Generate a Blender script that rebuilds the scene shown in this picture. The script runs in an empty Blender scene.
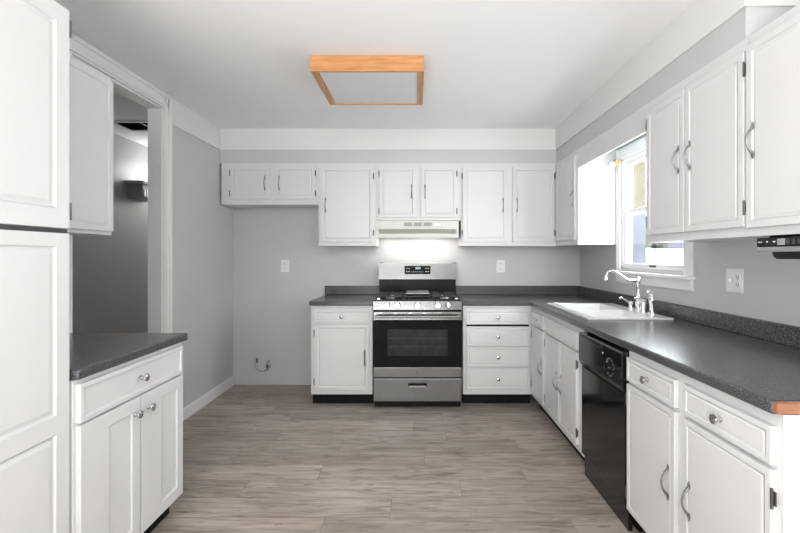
import bpy, bmesh, math, random
from mathutils import Vector, Matrix
random.seed(7)
C = bpy.context.scene
COL = C.collection
PI = math.pi

# ------------------------------------------------------------------ camera, world, light, exposure
F = 427.0
cam_d = bpy.data.cameras.new('camera')
cam_d.sensor_width = 36.0
cam_d.lens = F / 800 * 36
cam_d.shift_x = (400 - 417) / 800
cam_d.shift_y = (255.5 - 266.5) / 800
cam_d.clip_start = 0.02
cam = bpy.data.objects.new('camera', cam_d)
COL.objects.link(cam)
cam.location = (0, 0, 1.31)
cam.rotation_euler = (PI / 2, 0, 0)
C.camera = cam

C.view_settings.view_transform = 'Standard'
C.view_settings.look = 'None'
C.view_settings.gamma = 1
C.view_settings.use_curve_mapping = False
C.view_settings.exposure = 0.0

world = bpy.data.worlds.new('overcast_sky')
C.world = world
world.use_nodes = True
wn = world.node_tree
wn.nodes.clear()
w_out = wn.nodes.new('ShaderNodeOutputWorld')
w_bg = wn.nodes.new('ShaderNodeBackground')
w_bg.inputs['Color'].default_value = (0.93, 0.97, 1.0, 1)
w_bg.inputs['Strength'].default_value = 14.0
wn.links.new(w_bg.outputs[0], w_out.inputs[0])


def area(name, loc, rot, sx, sy, power, color=(1, 1, 1), portal=False, spread=None):
    l = bpy.data.lights.new(name, 'AREA')
    l.shape = 'RECTANGLE'
    l.size = sx
    l.size_y = sy
    l.energy = power
    l.color = color
    if spread: l.spread = spread
    if portal: l.cycles.is_portal = True
    o = bpy.data.objects.new(name, l)
    COL.objects.link(o)
    o.location = loc
    o.rotation_euler = rot
    return o


# daylight through the kitchen window; unseen fill lights added behind the camera and in the hall
P_WORLD, P_REAR, P_BOUNCE, P_FRONT, P_DOWN, P_HOOD, P_HALL = 14.5, 62, 158, 0, 30, 2.2, 19
w_bg.inputs['Strength'].default_value = P_WORLD
area('window_portal', (1.745, 3.035, 1.648), (0, PI / 2, 0), 0.87, 0.84, 1, portal=True)
if P_REAR: area('rear_fill', (-0.1, -2.66, 1.98), (PI / 2, 0, 0), 3.3, .95, P_REAR, (1.0, 0.995, 0.985))  # added fill high on the rear wall; no window is there
# added fill with no fixture, aimed up so the ceiling bounces it
if P_BOUNCE: area('bounce_fill', (-0.65, -1.35, 0.3), (PI, 0, 0), 2.2, 2.6, P_BOUNCE, (1.0, 0.995, 0.985))
if P_FRONT: area('front_fill', (0.0, -0.5, 1.5), (PI / 2, 0, 0), 1.6, 1.4, P_FRONT, (1.0, 0.995, 0.985))  # added frontal fill, switched off at zero power
if P_DOWN: area('down_fill', (-0.8, -1.3, 2.45), (0, 0, 0), 1.6, 1.6, P_DOWN, (1.0, 0.995, 0.985))  # added downward fill behind the camera, no fixture
if P_HALL: area('hall_fill', (-2.4, 5.9, 2.2), (-PI / 3, 0, 0), .8, .8, P_HALL, (1.0, 0.97, 0.95))  # unseen fill added to lift the hall wall

# ------------------------------------------------------------------ materials
def mat(name, base=(0.8, 0.8, 0.8), rough=0.5, metal=0.0, bump=0.0, bscale=80, spec=0.5, var=0.0, vscale=4, stretch=None, emit=None, es=0):
    m = bpy.data.materials.new(name)
    m.use_nodes = True
    nt = m.node_tree
    b = nt.nodes['Principled BSDF']
    b.inputs['Base Color'].default_value = (*base, 1)
    b.inputs['Roughness'].default_value = rough
    b.inputs['Metallic'].default_value = metal
    b.inputs['Specular IOR Level'].default_value = spec
    tc = nt.nodes.new('ShaderNodeTexCoord')
    src = tc.outputs['Object']
    if stretch:
        mp = nt.nodes.new('ShaderNodeMapping')
        mp.inputs['Scale'].default_value = stretch
        nt.links.new(src, mp.inputs[0])
        src = mp.outputs[0]
    if var:
        n = nt.nodes.new('ShaderNodeTexNoise')
        n.inputs['Scale'].default_value = vscale
        n.inputs['Detail'].default_value = 5
        nt.links.new(src, n.inputs['Vector'])
        r = nt.nodes.new('ShaderNodeValToRGB')
        r.color_ramp.elements[0].position = .3
        r.color_ramp.elements[1].position = .7
        r.color_ramp.elements[0].color = (*[c * (1 - var) for c in base], 1)
        r.color_ramp.elements[1].color = (*[min(1, c * (1 + var)) for c in base], 1)
        nt.links.new(n.outputs['Fac'], r.inputs[0])
        nt.links.new(r.outputs[0], b.inputs['Base Color'])
    if bump:
        n = nt.nodes.new('ShaderNodeTexNoise')
        n.inputs['Scale'].default_value = bscale
        n.inputs['Detail'].default_value = 3
        nt.links.new(src, n.inputs['Vector'])
        bp = nt.nodes.new('ShaderNodeBump')
        bp.inputs['Strength'].default_value = bump
        bp.inputs['Distance'].default_value = 0.002
        nt.links.new(n.outputs['Fac'], bp.inputs['Height'])
        nt.links.new(bp.outputs[0], b.inputs['Normal'])
    if emit:
        b.inputs['Emission Color'].default_value = (*emit, 1)
        b.inputs['Emission Strength'].default_value = es
    return m


M = {}
M['cab'] = mat('white_cabinet_paint', (0.70, 0.70, 0.70), 0.33, bump=0.12, bscale=60, var=0.012, vscale=3)
M['trim'] = mat('white_trim_paint', (0.82, 0.82, 0.815), 0.4, bump=0.1, bscale=40)
M['band'] = mat('off_white_band_paint', (0.76, 0.76, 0.75), 0.6, bump=0.15, bscale=60)
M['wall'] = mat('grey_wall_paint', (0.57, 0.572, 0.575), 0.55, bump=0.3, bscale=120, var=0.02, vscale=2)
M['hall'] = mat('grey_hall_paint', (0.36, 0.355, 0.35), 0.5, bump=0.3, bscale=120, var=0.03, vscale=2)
M['ceil'] = mat('ceiling_paint', (0.90, 0.90, 0.90), 0.8, bump=0.25, bscale=90)
M['black'] = mat('black_paint', (0.008, 0.008, 0.008), 0.6, bump=.05, spec=.15)
M['blackgloss'] = mat('black_gloss_plastic', (0.008, 0.008, 0.009), 0.12, bump=0.03, bscale=3)
M['blackglass'] = mat('oven_black_glass', (0.005, 0.005, 0.0055), 0.06, var=.05, spec=.13)
M['ovenwin'] = mat('oven_window_glass', (0.022, 0.022, 0.023), 0.12, var=.3, vscale=14, spec=.25)
M['enamel'] = mat('black_enamel', (0.008, 0.008, 0.0085), 0.3, spec=.15, var=.05)
M['iron'] = mat('cast_iron', (0.02, 0.02, 0.021), 0.5, bump=.4, bscale=200)
M['steel'] = mat('brushed_stainless', (0.22, 0.22, 0.22), 0.14, 1.0, bump=0.08, bscale=60, stretch=(1, 1, 60), var=.05, vscale=20)
M['chrome'] = mat('chrome', (0.85, 0.85, 0.86), 0.08, 1.0, var=.01)
M['pewter'] = mat('pewter_handle_metal', (0.30, 0.30, 0.31), 0.32, 1.0, bump=.1)
M['nickel'] = mat('satin_nickel', (0.55, 0.55, 0.55), 0.25, 1.0, bump=.05)
M['hinge'] = mat('dark_hinge_metal', (0.13, 0.125, 0.12), 0.35, 0.8, bump=.1)
M['brass'] = mat('worn_brass', (0.55, 0.42, 0.22), 0.4, 0.8, var=.2, vscale=60)
M['hood'] = mat('off_white_hood_enamel', (0.70, 0.70, 0.665), 0.35, var=.01)
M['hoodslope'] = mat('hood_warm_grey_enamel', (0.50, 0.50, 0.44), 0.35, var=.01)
M['grey'] = mat('grey_plastic', (0.33, 0.33, 0.33), 0.4, var=.02)
M['dkgrey'] = mat('dark_grey_plastic', (0.05, 0.05, 0.052), 0.35, var=.02)
M['silver'] = mat('silver_plastic', (0.42, 0.42, 0.43), 0.3, 0.5, var=.02)
M['plate'] = mat('white_plastic_plate', (0.84, 0.84, 0.83), 0.3, var=.01)
M['slot'] = mat('slot_grey', (0.16, 0.16, 0.16), 0.5, var=.02)
M['porcelain'] = mat('white_sink_porcelain', (0.74, 0.74, 0.74), 0.12, var=.005)
M['vinyl'] = mat('white_vinyl', (0.85, 0.85, 0.84), 0.35, var=.01)
M['diffuser'] = mat('acrylic_diffuser', (0.70, 0.70, 0.71), 0.35, bump=.4, bscale=300)
M['cord'] = mat('dark_cable_rubber', (0.05, 0.04, 0.035), 0.5, var=.1)
M['white_mark'] = mat('white_print', (0.75, 0.75, 0.75), 0.5, var=.01)
M['glow'] = mat('clock_digits', (0.6, 0.8, 0.9), 0.5, emit=(0.8, 0.95, 1.0), es=1.2)
M['lamp'] = mat('hood_lamp_lens', (0.9, 0.9, 0.85), 0.4, emit=(1, 0.96, 0.88), es=3)
M['bulb'] = mat('sconce_bulb', (0.9, 0.9, 0.85), 0.4, emit=(1, 0.98, 0.95), es=8)
M['snow'] = mat('pale_ground', (0.75, 0.76, 0.78), 0.9, bump=.3, bscale=3)
M['siding'] = mat('blue_grey_siding', (0.062, 0.065, 0.077), 0.9, spec=0, var=.15, vscale=6, stretch=(1, 3, .3))
M['tan'] = mat('tan_siding', (0.074, 0.064, 0.047), 0.9, spec=0, var=.1, vscale=5)
M['roof'] = mat('lavender_grey_shingle', (0.052, 0.05, 0.064), 0.9, spec=0, bump=.6, bscale=20, var=.2, vscale=10)
M['leaf'] = mat('pale_green_foliage', (0.05, 0.054, 0.042), 0.9, spec=0, var=.4, vscale=4)
M['bark'] = mat('tree_bark', (0.08, 0.06, 0.05), 0.9, bump=.8, bscale=20)


def wood_mat(name, c1, c2, stretch, rough=.4):
    m = bpy.data.materials.new(name); m.use_nodes = True
    nt = m.node_tree; b = nt.nodes['Principled BSDF']
    tc = nt.nodes.new('ShaderNodeTexCoord'); mp = nt.nodes.new('ShaderNodeMapping')
    mp.inputs['Scale'].default_value = stretch
    n = nt.nodes.new('ShaderNodeTexNoise'); n.inputs['Scale'].default_value = 6; n.inputs['Detail'].default_value = 8
    n.inputs['Distortion'].default_value = .6
    r = nt.nodes.new('ShaderNodeValToRGB')
    r.color_ramp.elements[0].position = .35; r.color_ramp.elements[1].position = .68
    r.color_ramp.elements[0].color = (*c1, 1); r.color_ramp.elements[1].color = (*c2, 1)
    nt.links.new(tc.outputs['Object'], mp.inputs[0]); nt.links.new(mp.outputs[0], n.inputs['Vector'])
    nt.links.new(n.outputs['Fac'], r.inputs[0]); nt.links.new(r.outputs[0], b.inputs['Base Color'])
    b.inputs['Roughness'].default_value = rough
    return m


M['oak'] = wood_mat('honey_oak', (0.50, 0.22, 0.075), (0.66, 0.34, 0.14), (1, 8, 8))
M['oaky'] = wood_mat('honey_oak_side', (0.42, 0.20, 0.085), (0.56, 0.31, 0.14), (8, 1, 8))
M['oakcap'] = wood_mat('oak_counter_cap', (0.26, 0.105, 0.055), (0.46, 0.23, 0.13), (2, 10, 10))


def laminate():
    m = bpy.data.materials.new('charcoal_speckled_laminate'); m.use_nodes = True
    nt = m.node_tree; b = nt.nodes['Principled BSDF']
    tc = nt.nodes.new('ShaderNodeTexCoord')
    n = nt.nodes.new('ShaderNodeTexNoise'); n.inputs['Scale'].default_value = 230; n.inputs['Detail'].default_value = 2
    n2 = nt.nodes.new('ShaderNodeTexNoise'); n2.inputs['Scale'].default_value = 5; n2.inputs['Detail'].default_value = 4
    r = nt.nodes.new('ShaderNodeValToRGB')
    e = r.color_ramp.elements
    e[0].position = .36; e[0].color = (0.022, 0.022, 0.026, 1)
    e[1].position = .66; e[1].color = (0.17, 0.17, 0.18, 1)
    k = e.new(.5); k.color = (0.066, 0.066, 0.073, 1)
    nt.links.new(tc.outputs['Object'], n.inputs['Vector']); nt.links.new(tc.outputs['Object'], n2.inputs['Vector'])
    nt.links.new(n.outputs['Fac'], r.inputs[0]); nt.links.new(r.outputs[0], b.inputs['Base Color'])
    mr = nt.nodes.new('ShaderNodeMapRange')
    mr.inputs['From Min'].default_value = .3; mr.inputs['From Max'].default_value = .7
    mr.inputs['To Min'].default_value = .21; mr.inputs['To Max'].default_value = .25
    nt.links.new(n2.outputs['Fac'], mr.inputs['Value']); nt.links.new(mr.outputs[0], b.inputs['Roughness'])
    bp = nt.nodes.new('ShaderNodeBump'); bp.inputs['Strength'].default_value = .12; bp.inputs['Distance'].default_value = .001
    nt.links.new(n.outputs['Fac'], bp.inputs['Height']); nt.links.new(bp.outputs[0], b.inputs['Normal'])
    return m


M['lam'] = laminate()


def floor_mat():
    m = bpy.data.materials.new('grey_brown_vinyl_planks'); m.use_nodes = True
    nt = m.node_tree; b = nt.nodes['Principled BSDF']; L = nt.links.new
    tc = nt.nodes.new('ShaderNodeTexCoord')
    br = nt.nodes.new('ShaderNodeTexBrick')
    br.offset = .37; br.offset_frequency = 2
    br.inputs['Scale'].default_value = 1; br.inputs['Brick Width'].default_value = 1.22; br.inputs['Row Height'].default_value = .178
    br.inputs['Mortar Size'].default_value = .0011; br.inputs['Mortar Smooth'].default_value = .2
    br.inputs['Color1'].default_value = (0, 0, 0, 1); br.inputs['Color2'].default_value = (1, 1, 1, 1)
    br.inputs['Mortar'].default_value = (.5, .5, .5, 1)
    sx = nt.nodes.new('ShaderNodeSeparateXYZ'); L(tc.outputs['Object'], sx.inputs[0])
    dv = nt.nodes.new('ShaderNodeMath'); dv.operation = 'DIVIDE'; dv.inputs[1].default_value = .178; L(sx.outputs[1], dv.inputs[0])
    fl = nt.nodes.new('ShaderNodeMath'); fl.operation = 'FLOOR'; L(dv.outputs[0], fl.inputs[0])
    wh = nt.nodes.new('ShaderNodeTexWhiteNoise'); wh.noise_dimensions = '1D'; L(fl.outputs[0], wh.inputs['W'])
    ad = nt.nodes.new('ShaderNodeMath'); ad.operation = 'MULTIPLY_ADD'; ad.inputs[1].default_value = 1.22; L(wh.outputs['Value'], ad.inputs[0]); L(sx.outputs[0], ad.inputs[2])
    cb = nt.nodes.new('ShaderNodeCombineXYZ'); L(ad.outputs[0], cb.inputs[0]); L(sx.outputs[1], cb.inputs[1])
    br.offset = 0
    L(cb.outputs[0], br.inputs['Vector'])
    # grain, shifted per plank
    mp = nt.nodes.new('ShaderNodeMapping'); mp.inputs['Scale'].default_value = (1.9, 17, 1)
    add = nt.nodes.new('ShaderNodeVectorMath'); add.operation = 'MULTIPLY_ADD'
    add.inputs[1].default_value = (13, 7, 0)
    L(br.outputs['Color'], add.inputs[0]); L(tc.outputs['Object'], add.inputs[2]); L(add.outputs[0], mp.inputs[0])
    n = nt.nodes.new('ShaderNodeTexNoise'); n.inputs['Scale'].default_value = 1.7; n.inputs['Detail'].default_value = 9; n.inputs['Roughness'].default_value = .62
    n.inputs['Distortion'].default_value = 1.1
    L(mp.outputs[0], n.inputs['Vector'])
    r = nt.nodes.new('ShaderNodeValToRGB'); e = r.color_ramp.elements
    e[0].position = .27; e[0].color = (0.17, 0.135, 0.108, 1)
    e[1].position = .72; e[1].color = (0.58, 0.51, 0.435, 1)
    k = e.new(.47); k.color = (0.395, 0.335, 0.282, 1)
    L(n.outputs['Fac'], r.inputs[0])
    # plank tint
    mx = nt.nodes.new('ShaderNodeMix'); mx.data_type = 'RGBA'; mx.blend_type = 'MULTIPLY'; mx.inputs[0].default_value = 1
    r2 = nt.nodes.new('ShaderNodeValToRGB')
    r2.color_ramp.elements[0].color = (.84, .83, .83, 1); r2.color_ramp.elements[1].color = (1.1, 1.1, 1.12, 1)
    L(br.outputs['Color'], r2.inputs[0]); L(r.outputs[0], mx.inputs[6]); L(r2.outputs[0], mx.inputs[7])
    # knots and dark streaks
    mp2 = nt.nodes.new('ShaderNodeMapping'); mp2.inputs['Scale'].default_value = (6, 30, 1)
    L(add.outputs[0], mp2.inputs[0])
    n3 = nt.nodes.new('ShaderNodeTexNoise'); n3.inputs['Scale'].default_value = 1.3; n3.inputs['Detail'].default_value = 3
    L(mp2.outputs[0], n3.inputs['Vector'])
    r3 = nt.nodes.new('ShaderNodeValToRGB'); r3.color_ramp.elements[0].position = .62; r3.color_ramp.elements[1].position = .72
    r3.color_ramp.elements[0].color = (1, 1, 1, 1); r3.color_ramp.elements[1].color = (.5, .46, .43, 1)
    L(n3.outputs['Fac'], r3.inputs[0])
    mx2 = nt.nodes.new('ShaderNodeMix'); mx2.data_type = 'RGBA'; mx2.blend_type = 'MULTIPLY'; mx2.inputs[0].default_value = 1
    L(mx.outputs[2], mx2.inputs[6]); L(r3.outputs[0], mx2.inputs[7])
    # broad cloudy variation of the print
    n4 = nt.nodes.new('ShaderNodeTexNoise'); n4.inputs['Scale'].default_value = 2.2; n4.inputs['Detail'].default_value = 4
    L(tc.outputs['Object'], n4.inputs['Vector'])
    r4 = nt.nodes.new('ShaderNodeValToRGB'); r4.color_ramp.elements[0].position = .3; r4.color_ramp.elements[1].position = .7
    r4.color_ramp.elements[0].color = (.84, .82, .80, 1); r4.color_ramp.elements[1].color = (1.0, 1.01, 1.04, 1)
    L(n4.outputs['Fac'], r4.inputs[0])
    mx4 = nt.nodes.new('ShaderNodeMix'); mx4.data_type = 'RGBA'; mx4.blend_type = 'MULTIPLY'; mx4.inputs[0].default_value = 1
    L(mx2.outputs[2], mx4.inputs[6]); L(r4.outputs[0], mx4.inputs[7])
    # joints between planks
    mx3 = nt.nodes.new('ShaderNodeMix'); mx3.data_type = 'RGBA'
    L(br.outputs['Fac'], mx3.inputs[0]); L(mx4.outputs[2], mx3.inputs[6]); mx3.inputs[7].default_value = (.12, .10, .085, 1)
    L(mx3.outputs[2], b.inputs['Base Color'])
    b.inputs['Roughness'].default_value = .42
    bp = nt.nodes.new('ShaderNodeBump'); bp.inputs['Strength'].default_value = .15; bp.inputs['Distance'].default_value = .002
    L(n.outputs['Fac'], bp.inputs['Height']); L(bp.outputs[0], b.inputs['Normal'])
    return m


M['floor'] = floor_mat()


def glass_mat():
    m = bpy.data.materials.new('window_glass'); m.use_nodes = True
    nt = m.node_tree; nt.nodes.clear()
    o = nt.nodes.new('ShaderNodeOutputMaterial'); mix = nt.nodes.new('ShaderNodeMixShader')
    t = nt.nodes.new('ShaderNodeBsdfTransparent'); g = nt.nodes.new('ShaderNodeBsdfGlossy'); fr = nt.nodes.new('ShaderNodeFresnel')
    g.inputs['Roughness'].default_value = .02; fr.inputs[0].default_value = 1.45
    t.inputs[0].default_value = (.93, .95, .95, 1)
    ge = nt.nodes.new('ShaderNodeNewGeometry'); ma = nt.nodes.new('ShaderNodeMath'); ma.operation = 'SUBTRACT'; ma.use_clamp = True
    nt.links.new(fr.outputs[0], ma.inputs[0]); nt.links.new(ge.outputs['Backfacing'], ma.inputs[1])   # reflect on the entering face only
    nt.links.new(ma.outputs[0], mix.inputs[0]); nt.links.new(t.outputs[0], mix.inputs[1]); nt.links.new(g.outputs[0], mix.inputs[2])
    nt.links.new(mix.outputs[0], o.inputs[0])
    return m


M['glass'] = glass_mat()

# ------------------------------------------------------------------ builders
def wloc(o):
    v = Vector((0, 0, 0))
    while o is not None:
        v += o.location; o = o.parent
    return v


class B:
    """collects shapes, in the parent's local space, into one mesh"""
    def __init__(s): s.bm = bmesh.new()

    def box(s, x0, x1, y0, y1, z0, z1, bev=0.0, seg=2):
        x0, x1 = min(x0, x1), max(x0, x1); y0, y1 = min(y0, y1), max(y0, y1); z0, z1 = min(z0, z1), max(z0, z1)
        r = bmesh.ops.create_cube(s.bm, size=1)
        vs = r['verts']
        for v in vs:
            v.co = Vector((x0 + (v.co.x + .5) * (x1 - x0), y0 + (v.co.y + .5) * (y1 - y0), z0 + (v.co.z + .5) * (z1 - z0)))
        if bev:
            es = list({e for v in vs for e in v.link_edges})
            bmesh.ops.bevel(s.bm, geom=es, offset=min(bev, .45 * min(x1 - x0, y1 - y0, z1 - z0)), segments=seg, profile=.6, affect='EDGES')
        return s

    def prism(s, pts, axis, a0, a1):
        """pts in the plane normal to axis: axis 'x' -> (y,z), 'y' -> (x,z), 'z' -> (x,y)"""
        def P(p, a):
            return {'x': (a, p[0], p[1]), 'y': (p[0], a, p[1]), 'z': (p[0], p[1], a)}[axis]
        A = [s.bm.verts.new(P(p, a0)) for p in pts]; D = [s.bm.verts.new(P(p, a1)) for p in pts]
        n = len(pts)
        s.bm.faces.new(A); s.bm.faces.new(D[::-1])
        for i in range(n):
            s.bm.faces.new((A[i], D[i], D[(i + 1) % n], A[(i + 1) % n]))
        return s

    def lathe(s, prof, c=(0, 0, 0), axis='z', n=20, cap=True):
        """prof: list of (r, t) along axis"""
        rings = []
        for r, t in prof:
            ring = []
            for i in range(n):
                a = 2 * PI * i / n
                u, w = r * math.cos(a), r * math.sin(a)
                p = {'z': (u, w, t), 'y': (u, t, w), 'x': (t, u, w)}[axis]
                ring.append(s.bm.verts.new((c[0] + p[0], c[1] + p[1], c[2] + p[2])))
            rings.append(ring)
        for a, b in zip(rings, rings[1:]):
            for i in range(n):
                s.bm.faces.new((a[i], a[(i + 1) % n], b[(i + 1) % n], b[i]))
        if cap:
            s.bm.faces.new(rings[0][::-1]); s.bm.faces.new(rings[-1])
        return s

    def tube(s, pts, rad, n=10):
        """rad: one radius or one per point"""
        pts = [Vector(p) for p in pts]
        rs = rad if isinstance(rad, (list, tuple)) else [rad] * len(pts)
        rings = []; prev = None
        for i, p in enumerate(pts):
            t = (pts[min(i + 1, len(pts) - 1)] - pts[max(i - 1, 0)]).normalized()
            if prev is None:
                up = Vector((0, 0, 1)) if abs(t.z) < .9 else Vector((1, 0, 0))
                u = t.cross(up).normalized()
            else:
                u = (prev - t * prev.dot(t)).normalized()
            prev = u; w = t.cross(u)
            rings.append([s.bm.verts.new(p + (u * math.cos(2 * PI * k / n) + w * math.sin(2 * PI * k / n)) * rs[i]) for k in range(n)])
        for a, b in zip(rings, rings[1:]):
            for i in range(n):
                s.bm.faces.new((a[i], a[(i + 1) % n], b[(i + 1) % n], b[i]))
        s.bm.faces.new(rings[0][::-1]); s.bm.faces.new(rings[-1])
        return s

    def ball(s, c, r, sc=(1, 1, 1), u=14, v=10):
        q = bmesh.ops.create_uvsphere(s.bm, u_segments=u, v_segments=v, radius=r)
        for w in q['verts']:
            w.co = Vector((c[0] + w.co.x * sc[0], c[1] + w.co.y * sc[1], c[2] + w.co.z * sc[2]))
        return s

    def cells(s, us, vs, holes, t0, t1, plane='xy'):
        """solid slab with rectangular holes as one clean shell. holes: list of (u0,u1,v0,v1)"""
        us = sorted(set(us)); vs = sorted(set(vs))
        def solid(i, j):
            if i < 0 or j < 0 or i >= len(us) - 1 or j >= len(vs) - 1: return False
            cu = (us[i] + us[i + 1]) / 2; cv = (vs[j] + vs[j + 1]) / 2
            return not any(a < cu < b and c < cv < d for a, b, c, d in holes)
        cache = {}
        def V(u, v, t):
            k = (u, v, t)
            if k not in cache:
                p = {'xy': (u, v, t), 'xz': (u, t, v), 'yz': (t, u, v)}[plane]
                cache[k] = s.bm.verts.new(p)
            return cache[k]
        for i in range(len(us) - 1):
            for j in range(len(vs) - 1):
                if not solid(i, j): continue
                a, b, c, d = us[i], us[i + 1], vs[j], vs[j + 1]
                s.bm.faces.new((V(a, c, t1), V(b, c, t1), V(b, d, t1), V(a, d, t1)))
                s.bm.faces.new((V(a, c, t0), V(a, d, t0), V(b, d, t0), V(b, c, t0)))
                if not solid(i - 1, j): s.bm.faces.new((V(a, c, t0), V(a, c, t1), V(a, d, t1), V(a, d, t0)))
                if not solid(i + 1, j): s.bm.faces.new((V(b, c, t0), V(b, d, t0), V(b, d, t1), V(b, c, t1)))
                if not solid(i, j - 1): s.bm.faces.new((V(a, c, t0), V(b, c, t0), V(b, c, t1), V(a, c, t1)))
                if not solid(i, j + 1): s.bm.faces.new((V(a, d, t0), V(a, d, t1), V(b, d, t1), V(b, d, t0)))
        return s

    def build(s, name, m, parent=None, loc=(0, 0, 0), rotz=0, smooth=False, world=False, bevmod=None, shade=35):
        bm = s.bm
        bmesh.ops.recalc_face_normals(bm, faces=bm.faces)
        loc = Vector(loc)
        if world and parent is not None:
            off = wloc(parent)
            for v in bm.verts: v.co -= off
        me = bpy.data.meshes.new(name)
        bm.to_mesh(me); bm.free()
        me.materials.append(m)
        if smooth:
            me.polygons.foreach_set('use_smooth', [True] * len(me.polygons))
            me.set_sharp_from_angle(angle=math.radians(shade))
        o = bpy.data.objects.new(name, me)
        COL.objects.link(o)
        o.location = loc; o.rotation_euler = (0, 0, rotz)
        if parent is not None: o.parent = parent
        if bevmod:
            bv = o.modifiers.new('bevel', 'BEVEL'); bv.width = bevmod; bv.segments = 3; bv.limit_method = 'ANGLE'; bv.angle_limit = math.radians(50)
        return o


def thing(name, label, cat, loc=(0, 0, 0), rotz=0, group=None):
    o = bpy.data.objects.new(name, None); COL.objects.link(o)
    o.empty_display_size = .1
    o.location = loc; o.rotation_euler = (0, 0, rotz)
    o['label'] = label; o['category'] = cat
    if group: o['group'] = group
    return o


def tag(o, label, cat, group=None):
    o['label'] = label; o['category'] = cat
    if group: o['group'] = group
    return o


def struct(o, label=None, cat=None):
    o['kind'] = 'structure'
    if label: o['label'] = label
    if cat: o['category'] = cat
    return o


def sempty(name, loc, label, cat):
    o = bpy.data.objects.new(name, None); COL.objects.link(o); o.location = loc
    return struct(o, label, cat)


# ------------------------------------------------------------------ room dimensions (metres)
XL, XR, YB, YR = -1.864, 1.65, 4.33, -2.7
ZC = 2.505
ZBAND = 2.305
XS = 1.317      # face of soffit and wall cabinets on the right
YS = 4.03       # face of soffit and wall cabinets on the back wall
ZU = 2.18       # top of wall cabinets
WY0, WY1, WZ0, WZ1 = 2.62, 3.45, 1.215, 2.08   # window opening
DY0, DY1, DZ = 2.29, 3.127, 2.392              # doorway in left wall
HX = -3.0       # far wall of the hall
CW = .083        # casing width

# ------------------------------------------------------------------ structure
struct(B().box(XL - .1, XR + .15, YR - .15, YB + .1, -.12, 0).build('floor', M['floor']), 'grey brown wood look vinyl plank floor', 'floor')
struct(B().box(XL - .1, XR + .15, YR - .15, YB + .1, ZC, ZC + .1).build('ceiling', M['ceil']), 'smooth pale grey kitchen ceiling', 'ceiling')
struct(B().box(XL - .1, XR + .15, YB, YB + .1, 0, ZC).build('wall_back', M['wall']), 'grey back wall behind the range', 'wall')
struct(B().cells([YR - .15, WY0, WY1, YB], [0, WZ0, WZ1, ZC], [(WY0, WY1, WZ0, WZ1)], XR, XR + .085, 'yz').build('wall_right', M['wall']),
       'grey right wall with the window above the sink', 'wall')
struct(B().cells([YR - .15, DY0, DY1, YB], [0, DZ, ZC], [(DY0, DY1, -1, DZ)], XL - .1, XL, 'yz').build('wall_left', M['wall']),
       'grey left wall with the cased doorway', 'wall')
# wall behind the camera
struct(B().box(XL, XR, YR - .15, YR, 0, ZC).build('wall_rear', M['wall']),
       'grey wall behind the viewer', 'wall')

# hall beyond the doorway
struct(B().box(HX - .1, XL - .1, 1.2, 6.6, -.12, 0).build('floor_hall', M['floor']), 'vinyl plank floor of the hall beyond the doorway', 'floor')
VX0, VX1, VY0, VY1 = -2.76, -2.3, 3.86, 4.12
struct(B().cells([HX - .1, VX0, VX1, XL - .1], [1.2, VY0, VY1, 6.6], [(VX0, VX1, VY0, VY1)], 2.52, 2.62, 'xy').build('ceiling_hall', M['ceil']),
       'grey ceiling of the hall beyond the doorway', 'ceiling')
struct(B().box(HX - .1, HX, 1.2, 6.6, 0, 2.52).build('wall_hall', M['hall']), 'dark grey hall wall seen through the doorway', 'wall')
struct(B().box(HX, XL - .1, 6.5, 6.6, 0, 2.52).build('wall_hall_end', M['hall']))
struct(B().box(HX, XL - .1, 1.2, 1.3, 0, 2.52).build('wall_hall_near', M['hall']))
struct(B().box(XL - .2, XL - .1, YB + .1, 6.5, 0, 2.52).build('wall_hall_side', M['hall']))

# soffit boxed over the wall cabinets (grey below, off-white band above)
e = .0
sof = B()
sof.box(XL, XS, YS, YB, ZU, ZC)
sof.box(XS, XR, 1.711, YB, ZU, ZC)
struct(sof.build('wall_soffit', M['wall']), 'grey soffit boxed above the wall cabinets', 'soffit')
T = .012
bnd = B().box(XL, XS - T, YS - T, YS, ZBAND, ZC, .003).box(XS - T, XS, 1.711 - T, YS, ZBAND, ZC, .003).box(XS, XR, 1.711 - T, 1.711, ZBAND, ZC, .003)
struct(bnd.build('trim_1', M['band']), 'wide off white band along the top of the soffit', 'trim')
struct(B().box(XL, XL + T, DY1 + CW + .004, YS - T, ZBAND, ZC, .003).build('trim_2', M['band']), 'wide off white band along the top of the left wall', 'trim')

# doorway casing and jamb

door = sempty('door_1', (XL, (DY0 + DY1) / 2, 0), 'white cased open doorway in the left wall', 'doorway')
c = B()
c.box(XL, XL + .018, DY1, DY1 + CW, 0, ZC - .002, .003)
c.box(XL, XL + .018, 1.42, DY1 + CW, DZ, ZC - .002, .003)
c.box(XL, XL + .018, DY0 - .11, DY0, 0, DZ, .003)
c.build('casing', M['trim'], door, world=True)
c = B()
for a, b in ((DY1 + .012, DY1 + .03), (DY1 + CW - .03, DY1 + CW - .003)):
    c.box(XL + .016, XL + .028, a, b, 0, ZC - .004, .004)
c.box(XL + .016, XL + .028, 1.42, DY1 + .03, DZ + .012, DZ + .03, .004)
c.box(XL + .016, XL + .028, 1.42, DY1 + CW - .003, ZC - .034, ZC - .006, .004)
c.build('casing_moulding', M['trim'], door, world=True)
c = B().box(XL - .1, XL + .0, DY1 - .012, DY1 - .0005, 0, DZ - .012).box(XL - .1, XL, DY0 + .0005, DY0 + .012, 0, DZ - .012).box(XL - .1, XL, DY0 + .0005, DY1 - .0005, DZ - .012, DZ - .0005)
c.build('jamb', M['trim'], door, world=True)

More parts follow.
